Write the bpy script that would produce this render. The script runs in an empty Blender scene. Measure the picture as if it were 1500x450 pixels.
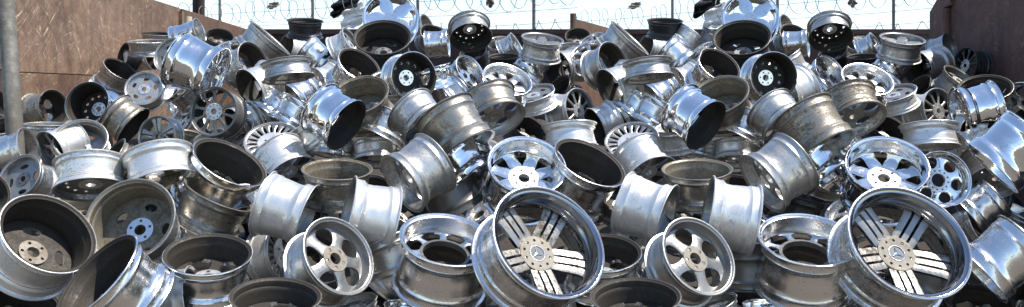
import bpy, bmesh, math, random
import numpy as np
from mathutils import Vector, Matrix
rad = math.radians
SC = bpy.context.scene
COL = SC.collection

# ------------------------------------------------------------------ camera, sky, sun, exposure
EYE = 1.6            # eye height in metres
F = 1300.0           # focal length in photograph pixels (photograph 1500 x 450, horizon at row 165)
CX, HY = 750.0, 165.0
cd = bpy.data.cameras.new('camera')
cam = bpy.data.objects.new('camera', cd); COL.objects.link(cam)
cam.location = (0, 0, EYE); cam.rotation_euler = (rad(90), 0, 0)
cd.sensor_fit = 'HORIZONTAL'; cd.sensor_width = 36.0; cd.lens = 36.0 * F / 1500.0
cd.shift_y = -(225.0 - HY) / 1500.0
cd.clip_start = 0.05; cd.clip_end = 2000
SC.camera = cam
SUN_EL, SUN_AZ = rad(62), rad(97)      # azimuth measured from +Y (view direction) towards +X (right)
world = bpy.data.worlds.new('World'); SC.world = world; world.use_nodes = True
wn = world.node_tree.nodes; wl = world.node_tree.links
bg = wn['Background']; bg.inputs['Strength'].default_value = 0.15
sky = wn.new('ShaderNodeTexSky'); sky.sky_type = 'NISHITA'; sky.sun_disc = False
sky.sun_elevation = SUN_EL; sky.sun_rotation = SUN_AZ
sky.air_density = 1.0; sky.dust_density = 0.3; sky.ozone_density = 0.0
wl.new(sky.outputs['Color'], bg.inputs['Color'])
sd = bpy.data.lights.new('sun', 'SUN'); sd.energy = 5.0; sd.angle = rad(0.53); sd.color = (1.0, 0.93, 0.82)
sun = bpy.data.objects.new('sun', sd); COL.objects.link(sun); sun.location = (20, 5, 30)
sdir = Vector((math.sin(SUN_AZ) * math.cos(SUN_EL), math.cos(SUN_AZ) * math.cos(SUN_EL), math.sin(SUN_EL)))
sun.rotation_euler = sdir.to_track_quat('Z', 'Y').to_euler()
vs = SC.view_settings
vs.view_transform = 'Standard'; vs.look = 'None'; vs.gamma = 1.0; vs.exposure = 0.78
vs.use_curve_mapping = False

# ------------------------------------------------------------------ helpers
def at(px, py, d):
    return Vector(((px - CX) / F * d, d, EYE + (HY - py) / F * d))

def link(o, parent=None):
    COL.objects.link(o)
    if parent is not None: o.parent = parent
    return o

def mesh_obj(name, me, mats, parent=None):
    o = bpy.data.objects.new(name, me)
    link(o, parent)
    for i, m in enumerate(mats):
        if len(me.materials) <= i: me.materials.append(None)
        o.material_slots[i].link = 'OBJECT'
        o.material_slots[i].material = m
    return o

def tag(o, label=None, cat=None, group=None, kind=None):
    if label: o['label'] = label
    if cat: o['category'] = cat
    if group: o['group'] = group
    if kind: o['kind'] = kind
    return o

def empty(name, loc):
    o = bpy.data.objects.new(name, None); o.location = loc; o.empty_display_size = 0.1
    return link(o)

def new_mesh(name, verts, faces, mi=None, smooth=True, sharp=35):
    me = bpy.data.meshes.new(name)
    me.from_pydata([tuple(v) for v in verts], [], faces)
    me.update()
    bm = bmesh.new(); bm.from_mesh(me)
    bmesh.ops.recalc_face_normals(bm, faces=bm.faces); bm.to_mesh(me); bm.free()
    if mi is not None: me.polygons.foreach_set('material_index', mi)
    me.polygons.foreach_set('use_smooth', [smooth] * len(me.polygons))
    if smooth: me.set_sharp_from_angle(angle=rad(sharp))
    return me

def box_data(verts, faces, x0, x1, y0, y1, z0, z1, M=None):
    n = len(verts)
    for z in (z0, z1):
        for x, y in ((x0, y0), (x1, y0), (x1, y1), (x0, y1)):
            v = Vector((x, y, z)); verts.append(M @ v if M else v)
    faces += [(n, n+3, n+2, n+1), (n+4, n+5, n+6, n+7)] + [(n+i, n+(i+1) % 4, n+4+(i+1) % 4, n+4+i) for i in range(4)]

def tube_data(verts, faces, pts, r, seg=6, cap=True, r1=None):
    pts = [Vector(p) for p in pts]; n0 = len(verts)
    for i, p in enumerate(pts):
        a = pts[min(i+1, len(pts)-1)] - pts[max(i-1, 0)]
        a.normalize()
        up = Vector((0, 0, 1)) if abs(a.z) < .9 else Vector((1, 0, 0))
        s = a.cross(up).normalized(); t = a.cross(s)
        rr = r if r1 is None else r + (r1 - r) * i / (len(pts) - 1)
        for k in range(seg):
            w = 2 * math.pi * k / seg
            verts.append(p + (s * math.cos(w) + t * math.sin(w)) * rr)
    for i in range(len(pts)-1):
        for k in range(seg):
            faces.append((n0+i*seg+k, n0+i*seg+(k+1) % seg, n0+(i+1)*seg+(k+1) % seg, n0+(i+1)*seg+k))
    if cap:
        faces.append(tuple(n0+k for k in range(seg)))
        faces.append(tuple(n0+(len(pts)-1)*seg+k for k in range(seg)))

# ------------------------------------------------------------------ materials
class NT:
    def __init__(s, name):
        s.m = bpy.data.materials.new(name); s.m.use_nodes = True
        s.n = s.m.node_tree.nodes; s.l = s.m.node_tree.links
        s.b = s.n['Principled BSDF']
    def node(s, t, **kw):
        x = s.n.new(t)
        for k, v in kw.items(): setattr(x, k, v)
        return x
    def set(s, sock, v):
        if hasattr(v, 'links') or isinstance(v, bpy.types.NodeSocket): s.l.new(v, sock)
        else: sock.default_value = v
    def math(s, op, a, b=0.0, clamp=False):
        x = s.node('ShaderNodeMath', operation=op, use_clamp=clamp)
        s.set(x.inputs[0], a); s.set(x.inputs[1], b); return x.outputs[0]
    def noise(s, vec, scale, detail=4.0, rough=.6):
        x = s.node('ShaderNodeTexNoise'); s.l.new(vec, x.inputs['Vector'])
        x.inputs['Scale'].default_value = scale; x.inputs['Detail'].default_value = detail; x.inputs['Roughness'].default_value = rough
        return x.outputs['Fac']
    def ramp(s, f, a, b):
        x = s.node('ShaderNodeMapRange', interpolation_type='SMOOTHSTEP'); s.set(x.inputs['Value'], f)
        x.inputs['From Min'].default_value = a; x.inputs['From Max'].default_value = b
        return x.outputs['Result']
    def mix(s, f, a, b):
        x = s.node('ShaderNodeMix', data_type='RGBA'); s.set(x.inputs[0], f); s.set(x.inputs[6], a); s.set(x.inputs[7], b)
        return x.outputs[2]
    def coords(s, scale=(1, 1, 1), rnd=True):
        tc = s.node('ShaderNodeTexCoord'); mp = s.node('ShaderNodeMapping')
        s.l.new(tc.outputs['Object'], mp.inputs['Vector']); mp.inputs['Scale'].default_value = scale
        if rnd:
            oi = s.node('ShaderNodeObjectInfo')
            v = s.node('ShaderNodeCombineXYZ')
            for i, k in enumerate((37.0, 91.0, 53.0)): s.l.new(s.math('MULTIPLY', oi.outputs['Random'], k), v.inputs[i])
            s.l.new(v.outputs[0], mp.inputs['Location'])
        return mp.outputs[0]

def c4(c): return (c[0], c[1], c[2], 1.0)

def metal(name, col, rough, dirt, damt, metallic=1.0, rings=.5, var=.2, bump=.12, drough=.75, wave=0.0):
    """Cast or plated wheel metal with grime patches, lathe rings and speckle."""
    t = NT(name)
    P = t.coords(); R = t.coords((1.2, 1.2, 26))
    big = t.noise(P, 2.2, 6, .65); fine = t.noise(P, 15, 5, .7); spk = t.noise(P, 60, 2, .5); ring = t.noise(R, 2.0, 3, .6)
    oi = t.node('ShaderNodeObjectInfo')
    th = t.math('ADD', t.math('MULTIPLY', big, .42), t.math('MULTIPLY', fine, .58))
    th = t.math('ADD', th, t.math('MULTIPLY', t.math('SUBTRACT', ring, .5), .55 * rings))
    th = t.math('ADD', th, t.math('MULTIPLY', t.math('SUBTRACT', oi.outputs['Random'], .5), .12))
    d = t.math('MULTIPLY', t.ramp(th, .62 - damt * .3, .74 - damt * .12), min(1, .35 + damt), True)
    d = t.math('MAXIMUM', d, t.math('MULTIPLY', t.ramp(spk, .67, .77), .35 * damt))
    v = t.math('ADD', 1 - var * .5, t.math('MULTIPLY', t.math('ADD', t.math('MULTIPLY', oi.outputs['Random'], .6), t.math('MULTIPLY', ring, .8 * rings)), var))
    cc = t.node('ShaderNodeMix', data_type='RGBA', blend_type='MULTIPLY'); cc.inputs[0].default_value = 1.0
    cc.inputs[6].default_value = c4(col)
    vv = t.node('ShaderNodeCombineColor')
    for i in range(3): t.l.new(v, vv.inputs[i])
    t.l.new(vv.outputs[0], cc.inputs[7])
    dirtc = t.mix(fine, c4([x * .35 for x in dirt]), c4([x * 1.7 for x in dirt]))
    t.l.new(t.mix(d, cc.outputs[2], dirtc), t.b.inputs['Base Color'])
    t.l.new(t.math('MULTIPLY', t.math('SUBTRACT', 1.0, t.math('MULTIPLY', d, .8)), metallic), t.b.inputs['Metallic'])
    rr = t.math('ADD', rough, t.math('MULTIPLY', t.math('SUBTRACT', t.math('ADD', t.math('MULTIPLY', fine, .5), t.math('MULTIPLY', ring, .5)), .5), rough * 1.6))
    S1 = t.coords((5, 5, 1.3)); S2 = t.coords((1.6, 7, 6))
    scr = None
    for q, k in ((S1, 5.0), (S2, 4.0)):
        a_ = t.math('SUBTRACT', 1.0, t.ramp(t.math('ABSOLUTE', t.math('SUBTRACT', t.noise(q, k, 2, .5), .5)), 0.0, .012))
        scr = a_ if scr is None else t.math('MAXIMUM', scr, a_)
    scr = t.math('MULTIPLY', scr, t.ramp(big, .46, .60))
    rr = t.math('ADD', rr, t.math('MULTIPLY', scr, .22))
    rr = t.math('ADD', t.math('MULTIPLY', rr, t.math('SUBTRACT', 1.0, d)), t.math('MULTIPLY', d, drough))
    t.l.new(rr, t.b.inputs['Roughness'])
    bn = t.node('ShaderNodeBump'); bn.inputs['Strength'].default_value = bump; bn.inputs['Distance'].default_value = .01
    t.l.new(t.math('ADD', t.math('ADD', t.math('MULTIPLY', fine, .7), t.math('MULTIPLY', ring, rings)), t.math('ADD', t.math('MULTIPLY', d, .5), t.math('MULTIPLY', scr, -.5))), bn.inputs['Height'])
    if wave:
        b2 = t.node('ShaderNodeBump'); b2.inputs['Strength'].default_value = wave; b2.inputs['Distance'].default_value = .05
        t.l.new(t.noise(P, 3.5, 2, .5), b2.inputs['Height']); t.l.new(b2.outputs[0], bn.inputs['Normal'])
    t.l.new(bn.outputs[0], t.b.inputs['Normal'])
    return t.m

M = {}
GRIME = (.060, .045, .030); SOOT = (.018, .014, .011)
M['chrome'] = metal('chrome', (.76, .775, .79), .07, (.07, .06, .045), .28, rings=.15, var=.06, bump=.03, drough=.5, wave=.06)
M['chrome_worn'] = metal('chrome_worn', (.62, .62, .615), .25, (.075, .062, .047), .44, rings=.3, var=.12, bump=.05, drough=.55, wave=.08)
M['chrome_dull'] = metal('dull_chrome', (.30, .315, .34), .09, (.05, .045, .04), .12, rings=.2, var=.12, bump=.05, drough=.5)
M['polish'] = metal('polished_aluminium', (.72, .72, .715), .21, (.10, .085, .065), .26, rings=.5, var=.15, bump=.06)
M['alloy'] = metal('alloy', (.66, .66, .65), .36, (.13, .11, .085), .34, metallic=.78, rings=.7, var=.25)
M['grey'] = metal('grey_alloy', (.46, .46, .45), .36, (.075, .062, .047), .46, rings=.7, var=.3)
M['brown'] = metal('stained_alloy', (.30, .28, .245), .34, (.075, .058, .040), .60, rings=.8, var=.3)
M['silver'] = metal('silver_paint', (.27, .27, .268), .32, (.09, .075, .058), .38, metallic=.75, rings=.15, var=.15)
M['greypaint'] = metal('grey_paint', (.15, .15, .148), .36, (.06, .048, .036), .4, metallic=.7, rings=.15, var=.2)
M['black'] = metal('black_paint', (.022, .023, .026), .30, (.05, .042, .035), .35, metallic=.2, rings=.3, var=.2)
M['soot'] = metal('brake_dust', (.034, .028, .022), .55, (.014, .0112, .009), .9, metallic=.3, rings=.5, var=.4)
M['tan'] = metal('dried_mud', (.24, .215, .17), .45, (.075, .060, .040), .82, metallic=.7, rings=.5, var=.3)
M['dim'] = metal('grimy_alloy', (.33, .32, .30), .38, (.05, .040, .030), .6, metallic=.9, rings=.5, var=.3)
M['hubrust'] = metal('rusty_hub', (.21, .19, .16), .62, (.11, .08, .055), .5, metallic=.15, rings=.1, var=.2)
M['capgrey'] = metal('cap_plastic', (.10, .105, .115), .55, (.05, .045, .04), .3, metallic=.0, rings=.1, var=.1)
M['emblem'] = metal('emblem_metal', (.55, .58, .62), .2, (.1, .09, .08), .2, rings=.0, var=.05)

# finish -> (outer barrel, inner barrel, front dish + spokes, hub)
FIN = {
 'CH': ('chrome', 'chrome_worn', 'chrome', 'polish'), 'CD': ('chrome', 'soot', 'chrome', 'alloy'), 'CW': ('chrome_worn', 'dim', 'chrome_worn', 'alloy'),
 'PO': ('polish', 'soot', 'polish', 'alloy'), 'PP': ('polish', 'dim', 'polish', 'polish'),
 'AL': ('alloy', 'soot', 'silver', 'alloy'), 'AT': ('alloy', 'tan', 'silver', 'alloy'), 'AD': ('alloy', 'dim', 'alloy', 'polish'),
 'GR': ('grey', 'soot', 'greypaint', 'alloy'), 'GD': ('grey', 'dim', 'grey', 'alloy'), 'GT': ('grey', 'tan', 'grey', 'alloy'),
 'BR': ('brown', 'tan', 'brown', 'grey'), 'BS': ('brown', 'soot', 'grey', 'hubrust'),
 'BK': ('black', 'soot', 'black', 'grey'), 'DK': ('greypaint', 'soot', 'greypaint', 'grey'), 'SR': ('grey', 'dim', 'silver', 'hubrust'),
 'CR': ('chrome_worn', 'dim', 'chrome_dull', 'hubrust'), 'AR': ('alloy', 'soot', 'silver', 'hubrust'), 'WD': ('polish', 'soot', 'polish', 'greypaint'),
}

# ------------------------------------------------------------------ wheel meshes (unit radius, axis +Z = street side)
def profile(w):
    L = 2 * w
    k = min(1.0, L / .8)
    out = [(.985, 0), (1.0, .006), (1.008, .022*k), (.997, .042*k), (.96, .052*k), (.94, .062*k), (.932, .085*k), (.925, .19*L), (.936, .205*L), (.926, .225*L),
           (.885, .265*L), (.858, .30*L), (.852, .34*L), (.852, .44*L), (.866, .50*L), (.88, .60*L), (.892, .70*L), (.902, .765*L), (.928, .79*L), (.936, .805*L), (.926, .82*L),
           (.932, L-.085*k), (.94, L-.062*k), (.96, L-.052*k), (.997, L-.042*k), (1.008, L-.022*k), (1.0, L-.006), (.985, L)]
    inn = [(.962, .006), (.945, .03*k), (.905, .045*k), (.893, .085*k), (.885, .2*L), (.85, .265*L), (.825, .31*L), (.82, .36*L), (.82, .44*L), (.834, .505*L), (.848, .60*L),
           (.86, .70*L), (.87, .77*L), (.895, .8*L), (.895, L-.085*k), (.905, L-.045*k), (.945, L-.03*k), (.962, L-.006)]
    return out, inn

def inner_r(w, e):
    _, inn = profile(w)
    es = [p[1] for p in inn]; rs = [p[0] for p in inn]
    return float(np.interp(e, es, rs))

# bent and kerbed lips: (angle, spread, depth, street side end?)
DENTS = [[], [(.4, .22, .05, True), (2.9, .12, .03, False)], [(1.2, .30, .07, False), (4.4, .10, .035, True), (5.2, .16, .025, False)], [(3.6, .18, .045, True), (.9, .5, .03, False)]]
CACHE = {}
def rim_mesh(w, dish, seg, dent=0):
    key = ('rim', round(w, 3), round(dish, 3), seg, dent)
    if key in CACHE: return CACHE[key]
    out, inn = profile(w); L = 2 * w; ed = dish * L + .05
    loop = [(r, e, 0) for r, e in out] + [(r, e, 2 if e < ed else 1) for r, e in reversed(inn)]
    n = len(loop); V = []; Fc = []; MI = []
    for j in range(seg):
        a = 2 * math.pi * j / seg; c, s = math.cos(a), math.sin(a)
        for r, e, m in loop:
            k_ = 1.0
            for a0, wd, am, end in DENTS[dent]:
                q = math.atan2(math.sin(a - a0), math.cos(a - a0)) / wd; t_ = (e if end else L - e) / (.35 * L)
                k_ -= am * math.exp(-q*q) * max(0.0, 1 - t_)
            V.append((r * c * k_, r * s * k_, w - e))
    for j in range(seg):
        j2 = (j + 1) % seg
        for i in range(n):
            i2 = (i + 1) % n
            Fc.append((j*n+i, j2*n+i, j2*n+i2, j*n+i2))
            a, b = loop[i][2], loop[i2][2]
            MI.append(max(a, b) if a and b else (0 if not (a or b) else (2 if i2 == 0 else 1) if i2 == 0 or i == len(out)-1 else max(a, b)))
    CACHE[key] = new_mesh('rim', V, Fc, MI, True, 40)
    return CACHE[key]

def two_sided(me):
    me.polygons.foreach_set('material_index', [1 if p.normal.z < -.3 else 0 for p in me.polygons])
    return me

def spoke_mesh(key, prof, zf, th, ribs=0, crown=.02, nx=6):
    """prof: list of (r, half angle); zf(r): height of the face; th: thickness; ribs: number of raised ribs along the spoke."""
    if key in CACHE: return CACHE[key]
    rs = np.linspace(prof[0][0], prof[-1][0], 13)
    ha = np.interp(rs, [p[0] for p in prof], [p[1] for p in prof])
    if ribs: us = np.linspace(-1, 1, ribs * 6 + 1)
    else: us = np.linspace(-1, 1, nx + 1)
    V = []; Fc = []; m = len(us)
    for r, a in zip(rs, ha):
        for u in us:
            g = -crown * abs(u) ** 4
            if ribs:
                ph = (u + 1) / 2 * ribs % 1.0
                e = min(ph, 1 - ph)
                if 1e-6 < (u+1)/2 < 1 - 1e-6: g -= .075 * (1 - min(1, e / .14)) * min(1, max(0, (r - prof[0][0] - .03) / .08))
            V.append((r * math.cos(a * u), r * math.sin(a * u), zf(r) + g))
        for u in us:
            V.append((r * math.cos(a * u * .86), r * math.sin(a * u * .86), zf(r) - th))
    nr = len(rs); S = 2 * m
    for i in range(nr - 1):
        for k in range(m - 1):
            Fc.append((i*S+k, (i+1)*S+k, (i+1)*S+k+1, i*S+k+1))
            Fc.append((i*S+m+k, i*S+m+k+1, (i+1)*S+m+k+1, (i+1)*S+m+k))
        for k in (0, m - 1):
            Fc.append((i*S+k, i*S+m+k, (i+1)*S+m+k, (i+1)*S+k))
    CACHE[key] = two_sided(new_mesh('spoke', V, Fc, None, True, 40))
    return CACHE[key]

def holed_disc(key, R, holes, z1, z0, seg=40, dome=0.0):
    """Flat plate with real holes; holes are lists of 2-D points."""
    if key in CACHE: return CACHE[key]
    bm = bmesh.new(); loops = []
    circ = [(R * math.cos(2*math.pi*i/seg), R * math.sin(2*math.pi*i/seg)) for i in range(seg)]
    for pts in [circ] + holes:
        vv = [bm.verts.new((x, y, z1)) for x, y in pts]
        ee = [bm.edges.new((vv[i], vv[(i+1) % len(vv)])) for i in range(len(vv))]
        loops.append(ee)
    bmesh.ops.triangle_fill(bm, use_beauty=True, use_dissolve=False, edges=[e for l in loops for e in l], normal=(0, 0, 1))
    ex = bmesh.ops.extrude_face_region(bm, geom=list(bm.faces))
    for v in ex['geom']:
        if isinstance(v, bmesh.types.BMVert): v.co.z = z0
    bmesh.ops.recalc_face_normals(bm, faces=bm.faces)
    me = bpy.data.meshes.new('plate'); bm.to_mesh(me); bm.free()
    me.polygons.foreach_set('use_smooth', [True] * len(me.polygons)); me.set_sharp_from_angle(angle=rad(35))
    CACHE[key] = two_sided(me)
    return me

def circ_pts(x, y, r, n=10): return [(x + r*math.cos(2*math.pi*i/n), y + r*math.sin(2*math.pi*i/n)) for i in range(n)]
def oval_pts(rc, ang, rr, ra, n=16):
    P = []
    for i in range(n):
        a = 2*math.pi*i/n
        u, v = rc + rr*math.cos(a), ra*math.sin(a)
        P.append((u*math.cos(ang) - v*math.sin(ang), u*math.sin(ang) + v*math.cos(ang)))
    return P

def hub_mesh(key, R, bore, nlug, rl, rhole, z1, z0):
    holes = [circ_pts(0, 0, bore, 20)] + [circ_pts(rl*math.cos(2*math.pi*(k+.5)/nlug), rl*math.sin(2*math.pi*(k+.5)/nlug), rhole, 9) for k in range(nlug)]
    return holed_disc(key, R, holes, z1, z0, 36)

# style: (dish fraction of width, number of spokes, hub radius, bore, lugs, lug circle, lug hole radius, spoke profile, concavity, thickness, ribs)
STY = {
 'five':    dict(dish=.30, N=5, hub=.33, bore=.15, lug=5, rl=.242, rh=.046, prof=[(.22, .95), (.34, .50), (.44, .30), (.56, .23), (.68, .24), (.77, .36), (.83, .60)], cav=-.07, th=.10),
 'triple5': dict(dish=.40, N=5, hub=.31, bore=.15, lug=10, rl=.235, rh=.026, prof=[(.24, .628), (.33, .61), (.45, .46), (.6, .35), (.75, .29), (.86, .275)], cav=.12, th=.12, ribs=3),
 'split5':  dict(dish=.14, N=5, hub=.30, bore=.12, lug=5, rl=.21, rh=.045, prof=[(.22, .75), (.34, .48), (.5, .34), (.7, .30), (.86, .34)], cav=.02, th=.10, ribs=2),
 'tri8':    dict(dish=.42, N=8, hub=.40, bore=.15, lug=6, rl=.27, rh=.04, prof=[(.34, .393), (.42, .392), (.50, .345), (.6, .28), (.72, .215), (.80, .20), (.84, .23)], cav=.0, th=.07),
 'win8':    dict(dish=.32, N=8, hub=.53, bore=.47, lug=0, rl=.3, rh=.03, prof=[(.50, .30), (.58, .15), (.66, .10), (.76, .10), (.82, .16), (.87, .30)], cav=.0, th=.06),
 'slot20':  dict(dish=.08, N=20, hub=.53, bore=.09, lug=5, rl=.26, rh=.05, prof=[(.48, .157), (.53, .125), (.58, .085), (.70, .085), (.80, .11), (.88, .157)], cav=.07, th=.07),
 'split10': dict(dish=.12, N=10, hub=.34, bore=.12, lug=10, rl=.26, rh=.03, prof=[(.28, .31), (.36, .20), (.5, .11), (.68, .085), (.80, .12), (.88, .22)], cav=-.04, th=.08),
 'seven':   dict(dish=.18, N=7, hub=.32, bore=.13, lug=5, rl=.23, rh=.036, prof=[(.24, .44), (.34, .30), (.5, .17), (.7, .13), (.80, .17), (.87, .26)], cav=.02, th=.09),
 'star5':   dict(dish=.15, N=5, hub=.24, bore=.0, lug=0, rl=.2, rh=.03, prof=[(.10, .62), (.3, .62), (.45, .55), (.6, .40), (.72, .22), (.80, .20), (.88, .30)], cav=.05, th=.08),
 'trap6':   dict(dish=.38, N=6, hub=.44, bore=.24, lug=12, rl=.34, rh=.035, prof=[(.38, .52), (.46, .40), (.54, .25), (.68, .21), (.76, .26), (.85, .42)], cav=.0, th=.06),
 'disc4':   dict(dish=.22, N=0, hub=.30, bore=.13, lug=5, rl=.225, rh=.036, cav=0, th=.05, ho=(4, .57, .105, .20)),
 'disc5':   dict(dish=.18, N=0, hub=.30, bore=.13, lug=5, rl=.225, rh=.036, cav=0, th=.05, ho=(5, .58, .10, .15)),
 'disc12':  dict(dish=.22, N=0, hub=.32, bore=.13, lug=6, rl=.235, rh=.034, cav=0, th=.05, ho=(12, .62, .06, .07)),
}
RND = random.Random(7)
def build_wheel(name, center, axis_out, D, w, style, fin, spin, seg=56, hubmat=None):
    """Empty at the wheel's centre, +Z towards its street side; rim, spokes and hub are its parts."""
    R = D / 2
    root = empty(name, center)
    z = axis_out.normalized(); h = Vector((0, 0, 1)) if abs(z.z) < .9 else Vector((0, 1, 0))
    x = (h - z * h.dot(z)).normalized(); y = z.cross(x)
    root.rotation_euler = Matrix((x, y, z)).transposed().to_euler()
    S = STY[style]; w = round(w, 2); dish = S['dish']; mo, mi_, mf, mh = (M[k] for k in FIN[fin])
    sc = (R, R, R)
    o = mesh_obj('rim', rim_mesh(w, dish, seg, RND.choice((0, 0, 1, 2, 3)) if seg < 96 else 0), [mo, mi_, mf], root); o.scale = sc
    o.rotation_euler = (0, 0, RND.random() * 6.28)
    ed = dish * 2 * w; z0 = w - ed; k = ('w', style, w)
    r1 = inner_r(w, ed) + .015
    cav = S['cav']
    zh = z0 - cav
    if S['N']:
        pr = [list(p) for p in S['prof']]
        ra, rb = pr[0][0], pr[-1][0]
        pr = [(ra + (p[0]-ra) * (r1-ra) / (rb-ra), p[1]) for p in pr]
        hr = S['hub']
        def zf(r): return z0 - cav * max(0, min(1, (r1 - r) / (r1 - hr))) ** 1.3
        me = spoke_mesh(k + ('spoke',), pr, zf, S['th'], S.get('ribs', 0))
        nb, db = S.get('bars', (1, 0.0))
        for i in range(S['N']):
            for q in range(nb):
                s = mesh_obj('spoke', me, [mf, mi_], root); s.scale = sc; s.rotation_euler = (0, 0, spin + 2*math.pi*i/S['N'] + (q - (nb-1)/2) * db)
        hm = hub_mesh(k + ('hub',), hr, S['bore'], S['lug'], S['rl'], S['rh'], zh + .012, zh - S['th'] - .05) if S['bore'] > 0 else \
            holed_disc(k + ('hub',), hr, [circ_pts(hr*.62*math.cos(i*1.2566), hr*.62*math.sin(i*1.2566), .035, 9) for i in range(5)], zh + .012, zh - S['th'] - .05, 36)
    else:
        n, rc, rr, ra = S['ho']
        holes = [oval_pts(rc, 2*math.pi*i/n, rr, ra) for i in range(n)] + [circ_pts(0, 0, S['bore'] + .02, 16)]
        dm = holed_disc(k + ('disc',), r1, holes, z0, z0 - S['th'], 56)
        s = mesh_obj('disc', dm, [mf, mi_], root); s.scale = sc; s.rotation_euler = (0, 0, spin)
        hm = hub_mesh(k + ('hub',), S['hub'], S['bore'], S['lug'], S['rl'], S['rh'], z0 + .03, z0 - S['th'] - .045)
    mh = M[hubmat] if hubmat else mh
    hb = mesh_obj('hub', hm, [mh, mh], root); hb.scale = sc; hb.rotation_euler = (0, 0, spin + .3)
    if style == 'triple5':      # centre cap with a three-armed badge
        cm = holed_disc(k + ('cap',), .153, [], zh + .004, zh - .06, 28)
        cp = mesh_obj('center_cap', cm, [M['capgrey'], M['capgrey']], root); cp.scale = sc
        if k + ('badge',) not in CACHE:
            v, f = [], []
            for q in range(3):
                a = q * 2.0944; n = len(v); z_ = zh + .016
                v += [(.122*math.cos(a), .122*math.sin(a), z_), (.024*math.cos(a+1.0472), .024*math.sin(a+1.0472), z_), (0, 0, z_ + .008), (.024*math.cos(a-1.0472), .024*math.sin(a-1.0472), z_)]
                f += [(n, n+1, n+2), (n, n+2, n+3)]
            ring = [(.128, z_-.012), (.142, z_-.012), (.142, z_), (.128, z_)]; n = len(v); sg = 28
            for j in range(sg):
                for r_, zz in ring: v.append((r_*math.cos(2*math.pi*j/sg), r_*math.sin(2*math.pi*j/sg), zz))
            for j in range(sg):
                for i in range(4): f.append((n+j*4+i, n+(j+1) % sg*4+i, n+(j+1) % sg*4+(i+1) % 4, n+j*4+(i+1) % 4))
            CACHE[k + ('badge',)] = new_mesh('badge', v, f, None, False)
        bd = mesh_obj('badge', CACHE[k + ('badge',)], [M['emblem']], cp)
    return root

# ------------------------------------------------------------------ the heap: depth of its surface for a picture row
HEAP_Y = [-40, 0, 40, 100, 160, 240, 320, 400, 460]
HEAP_D = [10.2, 9.3, 8.4, 6.9, 5.95, 5.1, 4.6, 4.2, 3.95]
def sm(t): t = max(0.0, min(1.0, t)); return t*t*(3-2*t)
def heap_d(px, py):
    d = float(np.interp(py, HEAP_Y, HEAP_D))
    return d * (1 + .30 * sm((300 - px) / 170) * sm((175 - py) / 110))

WHEELS = []      # (face px, face py, D px, centre Vector, D, label)
GRP = 'scrap wheels in the heap'
def place(cx, cy, Dp, ratio, phi, side, w, style, fin, dd, label, spin=None, hub=None, dmin=.36, dmax=.60):
    d = heap_d(cx, cy) + dd
    D = Dp * d / F
    if D < dmin:
        d = min(dmin * F / Dp, d * 1.22); D = max(Dp * d / F, .31)
    if D > dmax: d = dmax * F / Dp; D = dmax
    if cx != CX and d > 4.33 * F / abs(cx - CX): d = 4.33 * F / abs(cx - CX); D = max(Dp * d / F, .29)     # keep clear of the side walls
    P = at(cx, cy, d)
    v = (Vector((0, 0, EYE)) - P).normalized()
    r = Vector((1, 0, 0)); r = (r - v * r.dot(v)).normalized(); u = v.cross(r)
    if u.z < 0: u = -u
    n = v * ratio + (r * math.cos(rad(phi)) + u * math.sin(rad(phi))) * math.sqrt(max(0, 1 - ratio*ratio))
    c = P - n * (w * D / 2)
    seg = 96 if Dp > 100 else 64 if Dp > 60 else 48
    o = build_wheel('alloy_wheel', c, n if side == 'F' else -n, D, w, style, fin, RND.random()*6.28 if spin is None else spin, seg, hub)
    tag(o, label, 'wheel rim', GRP)
    WHEELS.append((cx, cy, Dp, c, D, label, ratio))
    return o

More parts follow.
